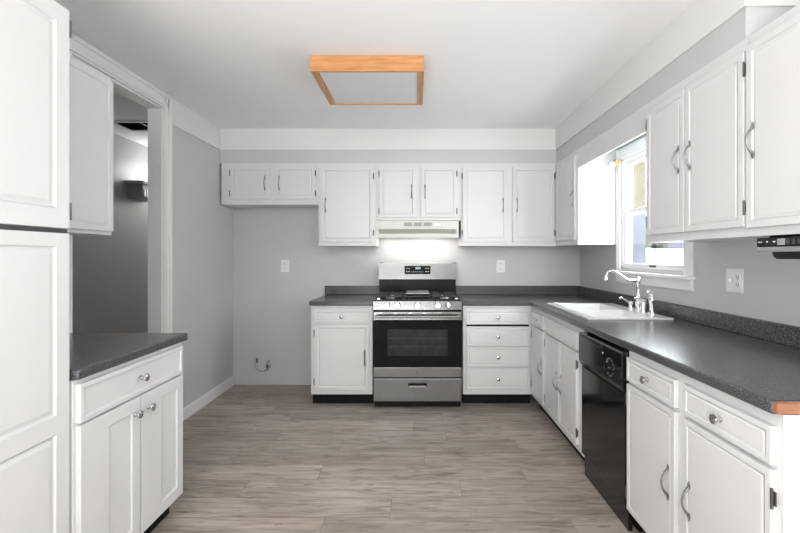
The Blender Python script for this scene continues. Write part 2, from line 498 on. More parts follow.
# baseboard left
c = B().prism([(XL, 0), (XL + .015, 0), (XL + .015, .082), (XL + .009, .095), (XL, .095)], 'y', DY1 + CW, YB)
struct(c.build('baseboard_left', M['trim']), 'white baseboard along the left wall', 'baseboard')

# window
win = sempty('window_1', (XR, (WY0 + WY1) / 2, WZ0), 'white double hung window above the sink', 'window')
c = B()
c.box(XR - .018, XR, WY1, WY1 + .040, WZ0 - .03, WZ1 + .085, .003)
c.box(XR - .018, XR, WY0 - .075, WY0, WZ0 - .03, WZ1 + .085, .003)
c.box(XR - .018, XR, WY0, WY1, WZ1, WZ1 + .085, .003)
for ya, yb in ((WY1 + .022, WY1 + .038), (WY0 - .072, WY0 - .055)):
    c.box(XR - .026, XR - .017, ya, yb, WZ0 - .03, WZ1 + .082, .003)
c.build('window_casing', M['trim'], win, world=True)
c = B()
for ya, yb in ((WY0, WY0 + .012), (WY1 - .012, WY1)):
    c.box(XR, XR + .085, ya, yb, WZ0, WZ1)
c.box(XR, XR + .085, WY0, WY1, WZ1 - .018, WZ1)
c.box(XR, XR + .085, WY0, WY1, WZ0, WZ0 + .012)
for yy in (WY0 + .012, WY1 - .012):
    sgn = 1 if yy < 3 else -1
    c.box(XR + .0395, XR + .0445, yy, yy + sgn * .012, WZ0, WZ1, .002)
    c.box(XR + .004, XR + .0115, yy, yy + sgn * .012, WZ0, WZ1, .002)
c.build('window_jamb', M['vinyl'], win, world=True)
c = B().box(XR - .055, XR, WY0 - .095, WY1 + .075, 1.165, 1.187, .006).build('window_stool', M['trim'], win, world=True, smooth=True)
c = B().prism([(XR, 1.165), (XR - .022, 1.165), (XR - .018, 1.10), (XR, 1.09)], 'y', WY0 - .075, WY1 + .055).build('window_apron', M['trim'], win, world=True)


def sash(name, x0, x1, z0, z1, fw):
    ya, yb = WY0 + .012, WY1 - .012
    s_ = B()
    s_.cells([ya, ya + fw, yb - fw, yb], [z0, z0 + fw, z1 - fw, z1], [(ya + fw, yb - fw, z0 + fw, z1 - fw)], x0, x1, 'yz')
    o = s_.build(name, M['vinyl'], win, world=True, bevmod=.004)
    g = B().box((x0 + x1) / 2 - .002, (x0 + x1) / 2 + .002, ya + fw - .005, yb - fw + .005, z0 + fw - .005, z1 - fw + .005)
    gp = g.build('pane', M['glass'])
    gp.parent = o
    for v in gp.data.vertices: v.co -= wloc(win)
    return o


sash('lower_sash', XR + .012, XR + .039, WZ0 - .012 + .012, 1.67, .034)
us = sash('upper_sash', XR + .045, XR + .072, 1.63, WZ1 - .018, .034)
B().box(XR - .004, XR + .013, 2.97, 3.03, WZ0 + .012, WZ0 + .026, .003).build('sash_lift', M['dkgrey'], win, world=True)
B().box(XR + .012, XR + .04, 2.98, 3.03, 1.671, 1.69, .004).build('sash_lock', M['nickel'], win, world=True)

# ------------------------------------------------------------------ cabinet helpers (front faces local -Y, x to the viewer's right)
def door_mesh(w, h, t=.019, openings=None, style='edge'):
    """slab with narrow stiles and recessed moulding; origin at lower left back corner of the door"""
    b = B()
    if openings is None:
        s_ = {'edge': .030, 'bead': .022}.get(style, .055)
        openings = [(s_, w - s_, s_, h - s_)]
    xs = [0, w]; zs = [0, h]
    for a, bb, c_, d in openings: xs += [a, bb]; zs += [c_, d]
    b.cells(xs, zs, openings, -t, 0, 'xz')
    for a, bb, c_, d in openings:
        if style == 'edge': prof = [(0, t), (.003, t - .004), (.008, t - .004), (.015, t - .001)]
        elif style == 'bead': prof = [(0, t), (.002, t - .003), (.006, t - .003), (.011, t - .0008)]
        elif style == 'raised': prof = [(0, t), (.003, t - .006), (.010, t - .006), (.024, t - .0015)]
        else: prof = [(0, t), (.001, t - .007)]
        rings = []
        for ins, y in prof:
            rings.append([b.bm.verts.new(p) for p in ((a + ins, -y, c_ + ins), (bb - ins, -y, c_ + ins), (bb - ins, -y, d - ins), (a + ins, -y, d - ins))])
        for r0, r1 in zip(rings, rings[1:]):
            for i in range(4):
                b.bm.faces.new((r0[i], r0[(i + 1) % 4], r1[(i + 1) % 4], r1[i]))
        b.bm.faces.new(rings[-1])
        # closed back of the panel
        q = [b.bm.verts.new(p) for p in ((a, -.004, c_), (a, -.004, d), (bb, -.004, d), (bb, -.004, c_))]
        b.bm.faces.new(q)
    return b


def handle_mesh():
    b = B()
    pts, rs = [], []
    n = 14
    for i in range(n + 1):
        t = i / n
        z = (t - .5) * .098
        y = -.004 - .024 * math.sin(PI * t) ** .8 if 0 < t < 1 else -.004
        pts.append((0, y, z)); rs.append(.0036 + .0022 * (abs(t - .5) * 2) ** 3)
    b.tube(pts, rs, 8)
    for sg in (-1, 1):
        b.ball((0, -.003, sg * .054), .0075, (1, .55, 1.6), 10, 8)
        b.ball((0, -.003, sg * .067), .0042, (1, .6, 1.2), 8, 6)
    return b


_hm = handle_mesh().build('handle_source', M['pewter'], smooth=True)
HANDLE = _hm.data; HANDLE.name = 'handle'; bpy.data.objects.remove(_hm)
_km = B().lathe([(.010, 0), (.010, -.003), (.0055, -.006), (.005, -.013), (.012, -.018), (.0165, -.023), (.0155, -.028), (.009, -.031), (.001, -.032)], axis='y', n=20).build('knob_source', M['nickel'], smooth=True)
KNOB = _km.data; KNOB.name = 'knob'; bpy.data.objects.remove(_km)
_gm = B().lathe([(.0045, -.024), (.0045, .024)], c=(0, -.008, 0), n=10).box(-.007, .007, -.004, 0, -.02, .02).ball((0, -.008, .026), .0045, u=8, v=6).ball((0, -.008, -.026), .0045, u=8, v=6).build('hinge_source', M['hinge'], smooth=True)
HINGE = _gm.data; HINGE.name = 'hinge'; bpy.data.objects.remove(_gm)


def inst(me, name, parent, loc):
    o = bpy.data.objects.new(name, me); COL.objects.link(o); o.parent = parent; o.location = loc
    return o


def add_door(cab, x0, x1, z0, z1, hinge='l', pull=None, pz=None, knob=False, style='edge', openings=None, hz=(.075, .075), name='door', hinges=True, y=0, t=.019):
    d = door_mesh(x1 - x0, z1 - z0, t, openings, style).build(name, M['cab'], cab, loc=(x0, y, z0), bevmod=.0022)
    w, h = x1 - x0, z1 - z0
    if pull is not None:
        px = (w - .038) if pull == 'r' else (.038 if pull == 'l' else w / 2)
        zz = (h / 2 if pz is None else pz - z0)
        inst(KNOB if knob else HANDLE, 'knob' if knob else 'handle', d, (px, -t, zz))
    if hinges:
        hx = -.003 if hinge == 'l' else w + .003
        for hh in (hz[0], h - hz[1]):
            inst(HINGE, 'hinge', d, (hx, -.010, hh))
    return d


def add_drawer(cab, x0, x1, z0, z1, knob=True, style='bead', y=0, kx=None, t=.019, name='drawer'):
    w, h = x1 - x0, z1 - z0
    s_ = .017
    d = door_mesh(w, h, t, [(s_, w - s_, s_, h - s_)], style).build(name, M['cab'], cab, loc=(x0, y, z0), bevmod=.0022)
    if knob:
        inst(KNOB, 'knob', d, (w / 2 if kx is None else kx, -t, h / 2))
    return d


def box_body(cab, w, dpt, z0, z1, toe=0, low=False, mname='cabinet_body'):
    dpt -= .004
    if toe: z1 -= .002
    b = B()
    if low:   # open-topped carcass with a lowered inside so the sink bowls hang free
        b.box(0, w, 0, .02, z0, z1, .0015).box(0, w, .02, dpt, z0, .72)
    else:
        b.box(0, w, 0, dpt, z0, z1, .0015)
    o = b.build(mname, M['cab'], cab)
    if toe:
        B().box(0, w, .065, dpt, 0, z0).build('toe_kick', M['black'], cab)
    return o


def xb(px): return (px - 417) / 106.0      # pixel column on the back wall cabinets' face
def xf(px): return (px - 417) / 114.8      # pixel column on the back base cabinets' face


GW = 'white wall cabinets'
GB = 'white base cabinets'
UD = YB - YS
# --- back wall cabinets
def back_upper(name, label, p0, p1, z0, doors, cat='cabinet'):
    x0, x1 = xb(p0), xb(p1)
    t_ = thing(name, label, cat, (x0, YS, z0), 0, GW)
    box_body(t_, x1 - x0 - .0006, UD, 0, ZU - z0)
    for (a, b_, za, zb, hg, pl, pz) in doors:
        add_door(t_, xb(a) - x0, xb(b_) - x0, za - z0, zb - z0, hg, pl, None if pz is None else pz - z0, hz=(.06, .06) if zb - za < .5 else (.085, .085))
    return t_


ua = back_upper('wall_cabinet', 'short white wall cabinet over the empty fridge space, at the left corner', 221.3, 318.5, 1.79,
           [(230.8, 269.5, 1.835, 2.145, 'l', 'r', None), (275.8, 315.4, 1.835, 2.145, 'r', 'l', None)])
back_upper('wall_cabinet', 'tall single door white wall cabinet just left of the range hood', 318.5, 376.3, 1.40,
           [(321.8, 373.2, 1.44, 2.14, 'r', 'l', 1.785)])
back_upper('wall_cabinet', 'short two door white wall cabinet directly above the range hood', 376.3, 461, 1.64,
           [(379.6, 415.6, 1.668, 2.14, 'l', 'r', 1.91), (421.0, 456.3, 1.668, 2.14, 'r', 'l', 1.91)])
back_upper('wall_cabinet', 'tall two door white wall cabinet right of the range hood', 461, 556.6, 1.40,
           [(462.6, 506.6, 1.44, 2.14, 'l', 'r', 1.785), (512.6, 553.6, 1.44, 2.14, 'r', 'l', 1.785)])

# --- right wall cabinets: face at X = XS, rotated so that local -Y looks to -X, local x runs towards the viewer
RD = XR - XS
def right_upper(label, y_far, y_near, z0, z1, doors):
    t_ = thing('wall_cabinet', label, 'cabinet', (XS, y_far, z0), -PI / 2, GW)
    box_body(t_, y_far - y_near - .0006, RD, 0, z1 - z0)
    for d in doors:
        ya, yb_, za, zb, hg, pl, pz = d[:7]
        add_door(t_, y_far - ya, y_far - yb_, za - z0, zb - z0, hg, pl, pz - z0, style=d[7] if len(d) > 7 else 'edge')
    return t_


right_upper('white corner wall cabinet with one narrow door, far side of the window', YS - .001, 3.493, 1.40, ZU,
            [(3.99, 3.525, 1.44, 2.14, 'l', 'r', 1.785)])
right_upper('two door white wall cabinet on the near side of the window', 2.456, 1.694, 1.385, ZU,
            [(2.414, 2.082, 1.425, 2.125, 'l', 'r', 1.785), (2.068, 1.700, 1.425, 2.125, 'r', 'l', 1.785)])
right_upper('nearest white wall cabinet on the right, above the radio', 1.6935, 0.78, 1.385, ZU - .002,
            [(1.686, 1.235, 1.418, 2.135, 'r', 'l', 1.755, 'edge'), (1.225, .80, 1.418, 2.135, 'r', 'l', 1.755, 'edge')])

# valance over the window
tag(B().box(XS, XS + .019, 2.4565, 3.4925, 2.025, ZU, .002).build('valance_board', M['cab']), 'white valance board bridging the cabinets above the window', 'valance')

# ------------------------------------------------------------------ base cabinets
YF = 3.72       # face of base cabinets on the back wall
XF = 1.00       # face of base cabinets on the right
ZT = .876       # top of the base cabinets
CT = .914

# left of the range
x0, x1 = xf(311), xf(373) - .004
t_ = thing('base_cabinet', 'white base cabinet with one drawer and one door, left of the range', 'cabinet', (x0, YF, 0), 0, GB)
box_body(t_, x1 - x0, YB - YF, .10, ZT, 1)
add_drawer(t_, xf(315) - x0, xf(369.3) - x0, .727, .835)
add_door(t_, xf(315) - x0, xf(369.3) - x0, .141, .712, 'l', 'r', .425)

# drawers right of the range
x0, x1 = xf(462.4) + .004, XF
t_ = thing('drawer_cabinet', 'white base cabinet with four stacked drawers, right of the range', 'cabinet', (x0, YF, 0), 0, GB)
box_body(t_, x1 - x0 - .001, YB - YF, .10, ZT, 1)
for za, zb in ((.712, .836), (.524, .690), (.346, .515), (.148, .335)):
    add_drawer(t_, xf(466.3) - x0, xf(528.8) - x0, za, zb)
B().box(xf(466.3) - x0, xf(528.8) - x0, -.004, .0, .694, .708).build('drawer_gap_shade', M['black'], t_)  # black strip standing in for the shade between two drawers

# right run
def right_base(name, label, y_far, y_near, drawers, doors, false=None, low=False):
    t_ = thing(name, label, 'cabinet', (XF, y_far, 0), -PI / 2, GB)
    box_body(t_, y_far - y_near - .0006, XR - XF, .10, ZT, 1, low)
    for ya, yb_, za, zb in drawers: add_drawer(t_, y_far - ya, y_far - yb_, za, zb)
    for ya, yb_, za, zb, hg, pl in doors: add_door(t_, y_far - ya, y_far - yb_, za, zb, hg, pl, .425, style='bead')
    if false:
        ya, yb_, za, zb = false
        add_drawer(t_, y_far - ya, y_far - yb_, za, zb, knob=False, name='false_front')
    return t_


right_base('base_cabinet', 'narrow white corner base cabinet between the drawer stack and the sink cabinet', 3.7195, 3.305,
           [(3.66, 3.335, .727, .835)], [(3.66, 3.335, .141, .712, 'l', 'r')], low=True)
right_base('sink_cabinet', 'two door white base cabinet under the sink', 3.304, 2.555,
           [], [(3.275, 2.965, .141, .712, 'l', 'r'), (2.945, 2.635, .141, .712, 'r', 'l')], (3.275, 2.635, .727, .835), low=True)
right_base('base_cabinet', 'nearest white base cabinet on the right with two drawers over two doors', 2.012, 1.172,
           [(2.0, 1.628, .727, .835), (1.575, 1.185, .727, .835)],
           [(2.0, 1.628, .125, .712, 'l', 'r'), (1.575, 1.185, .125, .712, 'r', 'l')])
ep = B().box(XF, XR, 1.1645, 1.1715, 0, ZT - .001, .001)
tag(ep.build('end_panel', M['cab']), 'white end panel closing the near end of the right base cabinets', 'panel')

# ------------------------------------------------------------------ countertops
SX0, SX1, SY0, SY1 = 1.065, 1.565, 2.64, 3.44
def backsplash(b, x0, x1, y0, y1): b.box(x0, x1, y0, y1, CT, CT + .09, .006)


ct = B().cells([.386, .965, SX0, SX1, XR - .001], [1.16, SY0, SY1, 3.683, YB - .001],
               [(.386, .965, 1.0, 3.683), (SX0, SX1, SY0, SY1)], ZT, CT, 'xy').build('countertop', M['lam'], bevmod=.009)
tag(ct, 'charcoal L-shaped laminate countertop holding the sink', 'countertop')
b = B()
backsplash(b, .386, XR - .022, YB - .021, YB - .001)
backsplash(b, XR - .021, XR - .001, 1.16, YB - .001)
b.build('backsplash', M['lam'], ct)
B().box(.963, XR - .001, 1.141, 1.1595, ZT + .008, CT + .001, .006).build('end_cap', M['oakcap'], ct)['label'] = 'oak end cap'

xl = -.932
ct = B().box(xl, -.378, 3.683, YB - .001, ZT, CT).build('countertop', M['lam'], bevmod=.009)
tag(ct, 'short charcoal countertop piece left of the range', 'countertop')
b = B(); backsplash(b, xl, -.378, YB - .021, YB - .001); b.build('backsplash', M['lam'], ct)

# ------------------------------------------------------------------ left side: pantry, base and wall cabinet
XP = -1.195
# left base cabinet (front faces +X): local x runs away from the viewer
BY0, BY1 = 1.4815, 2.172
t_ = thing('base_cabinet', 'white base cabinet with three knobs beside the pantry on the left', 'cabinet', (XP, BY0, 0), PI / 2, GB)
box_body(t_, BY1 - BY0, .655, .10, ZT, 1)
def shaker(w, h):
    return [(.140, w - .050, .055, h - .055)]
add_drawer(t_, .012, .665, .722, .858, style='flat')
add_door(t_, .012, .334, .118, .712, 'l', 'r', .648, knob=True, style='flat', openings=shaker(.322, .594), hinges=False)
add_door(t_, .345, .665, .118, .712, 'r', 'l', .648, knob=True, style='flat', openings=shaker(.320, .594), hinges=False)
ct = B().box(-1.852, XP + .022, BY0, BY1 + .02, ZT, CT).build('countertop', M['lam'], bevmod=.009)
tag(ct, 'charcoal countertop of the left base cabinet beside the doorway', 'countertop')

# left wall cabinet
LZ0, LZ1 = 1.412, 2.20
LXF = -1.544
t_ = thing('wall_cabinet', 'white wall cabinet on the left between the pantry and the doorway', 'cabinet', (LXF, BY0, LZ0), PI / 2, GW)
box_body(t_, 2.158 - BY0, abs(XL - LXF) - .03, 0, LZ1 - LZ0)
add_door(t_, .30, 2.158 - BY0 - .012, .018, LZ1 - LZ0 - .018, 'l', None, hinges=True, style='edge')
add_door(t_, .01, .29, .018, LZ1 - LZ0 - .018, 'l', None, hinges=False, style='edge')

# pantry
PY0, PY1 = .62, 1.480
t_ = thing('pantry_cabinet', 'tall white pantry cabinet at the left edge', 'cabinet', (XP - .018, PY0, 0), PI / 2, GB)
box_body(t_, PY1 - PY0, .645, .10, 2.16, 1)
W = PY1 - PY0
B().box(.004, W - .004, -.004, 0, 1.386, 1.401).build('door_gap_shade', M['dkgrey'], t_)  # solid dark strip painted as the shadow line between upper and lower doors
hw = W / 2
for i, (a, b_) in enumerate(((.006, hw - .003), (hw + .003, W - .012))):
    w = b_ - a
    h = 1.385 - .115
    add_door(t_, a, b_, .115, 1.385, 'l' if i == 0 else 'r', None, style='raised',
             openings=[(.055, w - .055, .06, .60), (.055, w - .055, .665, h - .045)], hinges=False)
    h = 2.150 - 1.402
    add_door(t_, a, b_, 1.402, 2.150, 'l' if i == 0 else 'r', None, style='raised', openings=[(.055, w - .055, .067, h - .06)], hinges=(i == 1), hz=(.06, .06))

# ------------------------------------------------------------------ range
R = thing('gas_range', 'stainless steel gas range with black oven door glass', 'range', (.005, 3.65, 0))
Wd = .380
B().box(-Wd, Wd, .03, .66, .06, .915, .003).box(-Wd + .01, Wd - .01, .02, .64, .012, .06).build('range_body', M['enamel'], R)
for sx in (-1, 1):
    for yy in (.07, .6):
        B().lathe([(.018, 0), (.018, .01), (.012, .012), (.012, .03)], c=(sx * (Wd - .05), yy, 0), n=12).build('foot', M['black'], R)
# control panel, slightly leaning back
B().prism([(0, .846), (.03, .846), (.03, .919), (.002, .919)], 'x', -Wd, Wd).build('control_panel', M['steel'], R)
kn0 = None
for kx in (-.262, -.173, 0, .174, .264):
    me_loc = (kx, .004, .886)
    if kn0 is None:
        k_ = B().lathe([(.027, .002), (.027, -.006), (.024, -.012), (.022, -.034), (.019, -.038), (.001, -.038)], axis='y', n=24).build('knob', M['chrome'], R, loc=me_loc, smooth=True)
        g_ = B().box(-.004, .004, -.048, -.036, -.019, .019, .002).build('knob_grip', M['chrome'], k_)
        kn0 = (k_.data, g_.data)
    else:
        k_ = inst(kn0[0], 'knob', R, me_loc); inst(kn0[1], 'knob_grip', k_, (0, 0, 0))
# oven door
D = B().cells([-Wd + .002, -.362, .362, Wd - .002], [.268, .353, .757, .827], [(-.3781, .3781, .353, .757)] and [(-.362, .362, .353, .757)], .0, .028, 'xz')
D = D.build('oven_door', M['steel'], R, bevmod=.003)
B().box(-Wd + .001, Wd - .001, -.003, .02, .354, .756, .002).build('door_glass', M['blackglass'], D)
B().box(-.258, .258, -.0042, -.0025, .453, .678, .0008).build('oven_window', M['ovenwin'], D)
b = B().box(-.25, .25, -.0047, -.0040, .60, .602).box(-.25, .25, -.0047, -.0040, .53, .532)
for i in range(0): pass
b.build('rack', M['dkgrey'], D)
h = B().tube([(-.355, -.045, .792), (.355, -.045, .792)], .0125, 16)
for sx in (-1, 1): h.box(sx * .352 - .012, sx * .352 + .012, -.045, 0, .780, .804, .004)
h.build('oven_handle', M['steel'], D, smooth=True)
b = B()
for i in range(5): b.box(-.30 + i * .125, -.30 + i * .125 + .095, -.001, .004, .815, .820)
b.build('vent_slots', M['black'], D)
# round script emblem
em = B()
em.lathe([(.0145, -.0005), (.0145, -.002), (.0130, -.002), (.0130, -.0005)], axis='y', n=28, c=(0, 0, .311), cap=False)
def curl(pts): em.tube([(x_, -.0018, .311 + z_) for x_, z_ in pts], .0008, 6)
curl([(-.001 + .0045 * math.cos(a), .001 + .006 * math.sin(a)) for a in [math.radians(q) for q in range(60, 330, 25)]])
curl([(.0015, -.002), (-.0005, .000), (.0015, .001), (.002, -.006), (-.002, -.009)])
curl([(.0035 + .0035 * math.cos(a), .0005 + .0055 * math.sin(a)) for a in [math.radians(q) for q in range(20, 330, 25)]])
curl([(.0015, .0005), (.0065, .0015)])
em.build('round_emblem', M['dkgrey'], D)
# storage drawer
Dw = B().cells([-Wd + .002, -.078, .078, Wd - .002], [.062, .188, .216, .256], [(-.078, .078, .188, .216)], .002, .028, 'xz').build('storage_drawer', M['steel'], R, bevmod=.003)
B().box(-.080, .080, .018, .03, .186, .218).build('drawer_recess', M['black'], Dw)
B().box(-.070, .070, .000, .02, .186, .194, .002).build('drawer_pull', M['grey'], Dw)
# cooktop
B().box(-Wd, Wd, .008, .60, .917, .930, .004).build('cooktop', M['enamel'], R)
def grate(x0, x1, griddle=False):
    g = B(); y0, y1, z0, z1 = .055, .50, .948, .960
    g.box(x0, x1, y0, y0 + .012, z0, z1, .003).box(x0, x1, y1 - .012, y1, z0, z1, .003)
    g.box(x0, x0 + .012, y0, y1, z0, z1, .003).box(x1 - .012, x1, y0, y1, z0, z1, .003)
    for (a, c_) in ((x0, y0), (x1 - .012, y0), (x0, y1 - .012), (x1 - .012, y1 - .012), (x0, (y0 + y1) / 2), (x1 - .012, (y0 + y1) / 2)):
        g.box(a, a + .012, c_, c_ + .012, .930, .950)
    if not griddle:
        xm = (x0 + x1) / 2
        g.box(x0, x1, (y0 + y1) / 2 - .006, (y0 + y1) / 2 + .006, z0, z1, .003)
        for yc in (y0 + (y1 - y0) * .25, y0 + (y1 - y0) * .75):
            g.box(xm - .005, xm + .005, yc - .1, yc - .03, z0, z1 + .004, .002).box(xm - .005, xm + .005, yc + .03, yc + .1, z0, z1 + .004, .002)
            g.box(x0, xm - .035, yc - .005, yc + .005, z0, z1 + .004, .002).box(xm + .035, x1, yc - .005, yc + .005, z0, z1 + .004, .002)
    return g
grate(-.360, -.125).build('grate', M['iron'], R)
grate(-.118, .118, True).build('grate', M['iron'], R)
grate(.125, .360).build('grate', M['iron'], R)
B().box(-.105, .105, .20, .49, .960, .972, .006).build('griddle', M['silver'], R)
for bx in (-.2425, .2425):
    for by in (.166, .389):
        bu = B().lathe([(.052, .930), (.048, .938), (.034, .940), (.034, .944)], c=(bx, by, 0), n=24).build('burner', M['nickel'], R, smooth=True)
        B().lathe([(.036, .944), (.036, .949), (.030, .952), (.001, .952)], c=(bx, by, 0), n=24).build('burner_cap', M['iron'], bu, smooth=True)
for sx in (-1, 1):
    B().box(sx * .335 - .014, sx * .335 + .014, .02, .045, .930, .945, .004).build('grate_bumper', M['chrome'], R)
# backguard
B().box(-Wd + .002, Wd - .002, .56, .66, .915, 1.090, .002).build('backguard_base', M['enamel'], R)
G_ = B().prism([(.525, 1.078), (.66, 1.078), (.66, 1.240), (.53, 1.240), (.525, 1.235)], 'x', -Wd, Wd).build('backguard', M['steel'], R)
B().box(-.127, .127, .521, .545, 1.128, 1.208, .003).build('display', M['blackglass'], G_)
dg = B()
for i, xx in enumerate((-.018, -.006, .008, .020)):
    z0_ = 1.178
    dg.box(xx, xx + .0016, .5195, .521, z0_, z0_ + .016).box(xx + .007, xx + .0086, .5195, .521, z0_, z0_ + .016)
    dg.box(xx, xx + .0086, .5195, .521, z0_ + .0152, z0_ + .0168).box(xx, xx + .0086, .5195, .521, z0_ - .0008, z0_ + .0008)
dg.build('clock_digits', M['glow'], G_)
for zz in (1.150, 1.180):
    for xx in (-.112, -.088, .078, .100): B().box(xx, xx + .012, .5195, .5212, zz, zz + .007).build('touch_button', M['white_mark'], G_)
for i in range(7): B().box(-.056 + i * .017, -.048 + i * .017, .5195, .5212, 1.148, 1.153).build('touch_button', M['white_mark'], G_)

# ------------------------------------------------------------------ range hood
H = thing('range_hood', 'off white under-cabinet range hood with its lamp lit', 'hood', (.005, 4.022, 1.479))
hw_ = .388
HD = .306
B().prism([(0, .157), (0, .082), (.035, .042), (.035, .034), (HD, .034), (HD, .157)], 'x', -hw_, hw_).build('hood_shell', M['hood'], H)
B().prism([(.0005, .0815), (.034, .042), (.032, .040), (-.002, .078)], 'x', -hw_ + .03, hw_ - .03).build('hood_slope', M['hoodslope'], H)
B().box(-hw_ + .012, hw_ - .012, .002, .02, .0, .034, .002).box(-hw_, -hw_ + .012, 0, HD, 0, .034).box(hw_ - .012, hw_, 0, HD, 0, .034).box(-hw_ + .012, hw_ - .012, HD - .012, HD, 0, .034).build('hood_lip', M['hood'], H)
for sx in (-1, 1):
    B().prism([(0, .08), (0, .034), (.035, .034)], 'x', sx * hw_, sx * (hw_ - .022)).build('hood_cheek', M['hood'], H)
for i in range(3):
    b = B()
    for k in range(4): b.box(-.128 + i * .092, -.050 + i * .092, -.003, .002, .108 + k * .009, .113 + k * .009)
    b.build('vent', M['slot'], H)
B().box(.155, .215, -.003, .002, .108, .138, .001).build('control_plate', M['plate'], H)
for xx in (.172, .198, .25):
    B().box(xx - .006, xx + .006, -.008, 0, .116, .130, .002).build('switch', M['plate'], H)
B().box(-.2, -.04, .06, .26, .024, .033, .002).build('filter', M['silver'], H)
B().box(.02, .20, .08, .22, .020, .033, .002).build('lamp_lens', M['lamp'], H)
if P_HOOD: area('hood_lamp', (.005, 4.18, 1.49), (0, 0, 0), .70, .18, P_HOOD, (1, .97, .91))

# ------------------------------------------------------------------ dishwasher
Dd = thing('dishwasher', 'black built-in dishwasher between the sink and near base cabinets', 'dishwasher', (XF, 2.553, 0), -PI / 2)
dw = 2.553 - 2.014
B().box(.003, dw - .003, .02, .58, .10, .872).build('dishwasher_body', M['black'], Dd)
B().box(.006, dw - .006, .05, .07, .0, .10).build('toe_kick', M['black'], Dd)
B().box(.006, dw - .006, .0, .02, .005, .125, .002).build('lower_panel', M['blackgloss'], Dd)
B().box(.004, dw - .004, -.018, .02, .135, .655, .004).build('dishwasher_door', M['blackgloss'], Dd)
cp = B().prism([(.02, .662), (-.020, .662), (-.034, .69), (-.034, .845), (-.026, .853), (.02, .853)], 'x', .004, dw - .004).build('control_panel', M['blackgloss'], Dd)
B().box(.05, dw * .60, -.040, -.030, .826, .846, .003).build('door_latch', M['blackgloss'], cp)
dl = B().lathe([(.046, -.033), (.046, -.036), (.040, -.038), (.024, -.040), (.022, -.058), (.001, -.059)], axis='y', n=28, c=(dw - .12, 0, .752)).build('dial', M['blackgloss'], cp, smooth=True)
b = B()
for i in range(12):
    a = i * PI / 6
    b.box(dw - .12 + .043 * math.cos(a) - .002, dw - .12 + .043 * math.cos(a) + .002, -.0385, -.035, .752 + .043 * math.sin(a) - .002, .752 + .043 * math.sin(a) + .002)
b.build('dial_marks', M['grey'], cp)
B().box(dw - .21, dw - .202, -.0355, -.033, .80, .808).build('indicator', M['white_mark'], cp)

# ------------------------------------------------------------------ sink
S = thing('kitchen_sink', 'white double bowl drop-in sink under the window', 'sink', ((SX0 + SX1) / 2, (SY0 + SY1) / 2, CT))
def sink_mesh():
    b = B()
    ox, oy = (SX0 + SX1) / 2, (SY0 + SY1) / 2
    X0, X1, Y0, Y1 = SX0 - .014 - ox, SX1 + .014 - ox, SY0 - .014 - oy, SY1 + .014 - oy
    bowls = [(X0 + .045, X1 - .115, Y0 + .045, -.018), (X0 + .045, X1 - .115, .018, Y1 - .045)]
    xs = sorted({X0, X1, bowls[0][0], bowls[0][1]}); ys = sorted({Y0, Y1, bowls[0][2], bowls[0][3], bowls[1][2], bowls[1][3]})
    b.cells(xs, ys, bowls, .0005, .012, 'xy')
    for (a, c_, d, f_) in bowls:
        def ring(i, z): return [b.bm.verts.new(p) for p in ((a + i, d + i, z), (c_ - i, d + i, z), (c_ - i, f_ - i, z), (a + i, f_ - i, z))]
        rr = [ring(0, .012), ring(.004, -.002), ring(.012, -.15), ring(.03, -.172)]
        for r0, r1 in zip(rr, rr[1:]):
            for i in range(4): b.bm.faces.new((r0[i], r0[(i + 1) % 4], r1[(i + 1) % 4], r1[i]))
        b.bm.faces.new(rr[-1])
    return b, bowls
sb, bowls = sink_mesh()
bmesh.ops.remove_doubles(sb.bm, verts=sb.bm.verts, dist=1e-5)
sb.build('basin', M['porcelain'], S, bevmod=.006, smooth=True)
for (a, c_, d, f_) in bowls:
    B().lathe([(.042, -.1715), (.042, -.169), (.03, -.168), (.001, -.170)], c=((a + c_) / 2, (d + f_) / 2, 0), n=24).build('drain', M['chrome'], S, smooth=True)

ZD = CT + .012
FX = 1.535
Fc = thing('kitchen_faucet', 'chrome kitchen faucet with high curved spout behind the sink', 'faucet', (FX, 2.96, ZD))
B().lathe([(.027, 0), (.027, .006), (.021, .012), (.017, .03), (.021, .05), (.021, .062), (.014, .072), (.0125, .19), (.016, .196), (.019, .21), (.017, .226), (.008, .236), (.001, .238)], n=24).build('post', M['chrome'], Fc, smooth=True)
ctl = [(0, .212), (-.035, .208), (-.075, .214), (-.115, .240), (-.150, .266), (-.182, .276), (-.208, .268), (-.222, .248), (-.226, .232)]
pts = []
for q in range(len(ctl) - 1):
    p0, p1, p2, p3 = [Vector((c_[0], 0, c_[1])) for c_ in (ctl[max(q - 1, 0)], ctl[q], ctl[q + 1], ctl[min(q + 2, len(ctl) - 1)])]
    for k in range(3):
        t = k / 3
        pts.append(.5 * ((2 * p1) + (-p0 + p2) * t + (2 * p0 - 5 * p1 + 4 * p2 - p3) * t * t + (-p0 + 3 * p1 - 3 * p2 + p3) * t ** 3))
pts.append(Vector((-.226, 0, .230)))
B().tube(pts, [.014 - .006 * min(1, i_ / 16) for i_ in range(len(pts))], 12).build('spout', M['chrome'], Fc, smooth=True)
B().lathe([(.008, .236), (.012, .226), (.014, .214)], c=(-.227, 0, 0), n=16).build('aerator', M['chrome'], Fc, smooth=True)
lv = B().lathe([(.026, 0), (.026, .006), (.018, .012), (.015, .03), (.02, .042), (.016, .055), (.001, .058)], c=(0, .10, 0), n=20)
lv.tube([(0, .10, .048), (-.025, .10, .056), (-.05, .10, .072), (-.07, .10, .082), (-.085, .10, .076)], [.009, .007, .006, .006, .008], 10)
lv.build('handle', M['chrome'], Fc, smooth=True)
lv = B().lathe([(.026, 0), (.026, .008), (.022, .014), (.022, .06), (.018, .07), (.022, .078), (.016, .088), (.001, .09)], c=(0, -.065, 0), n=20)
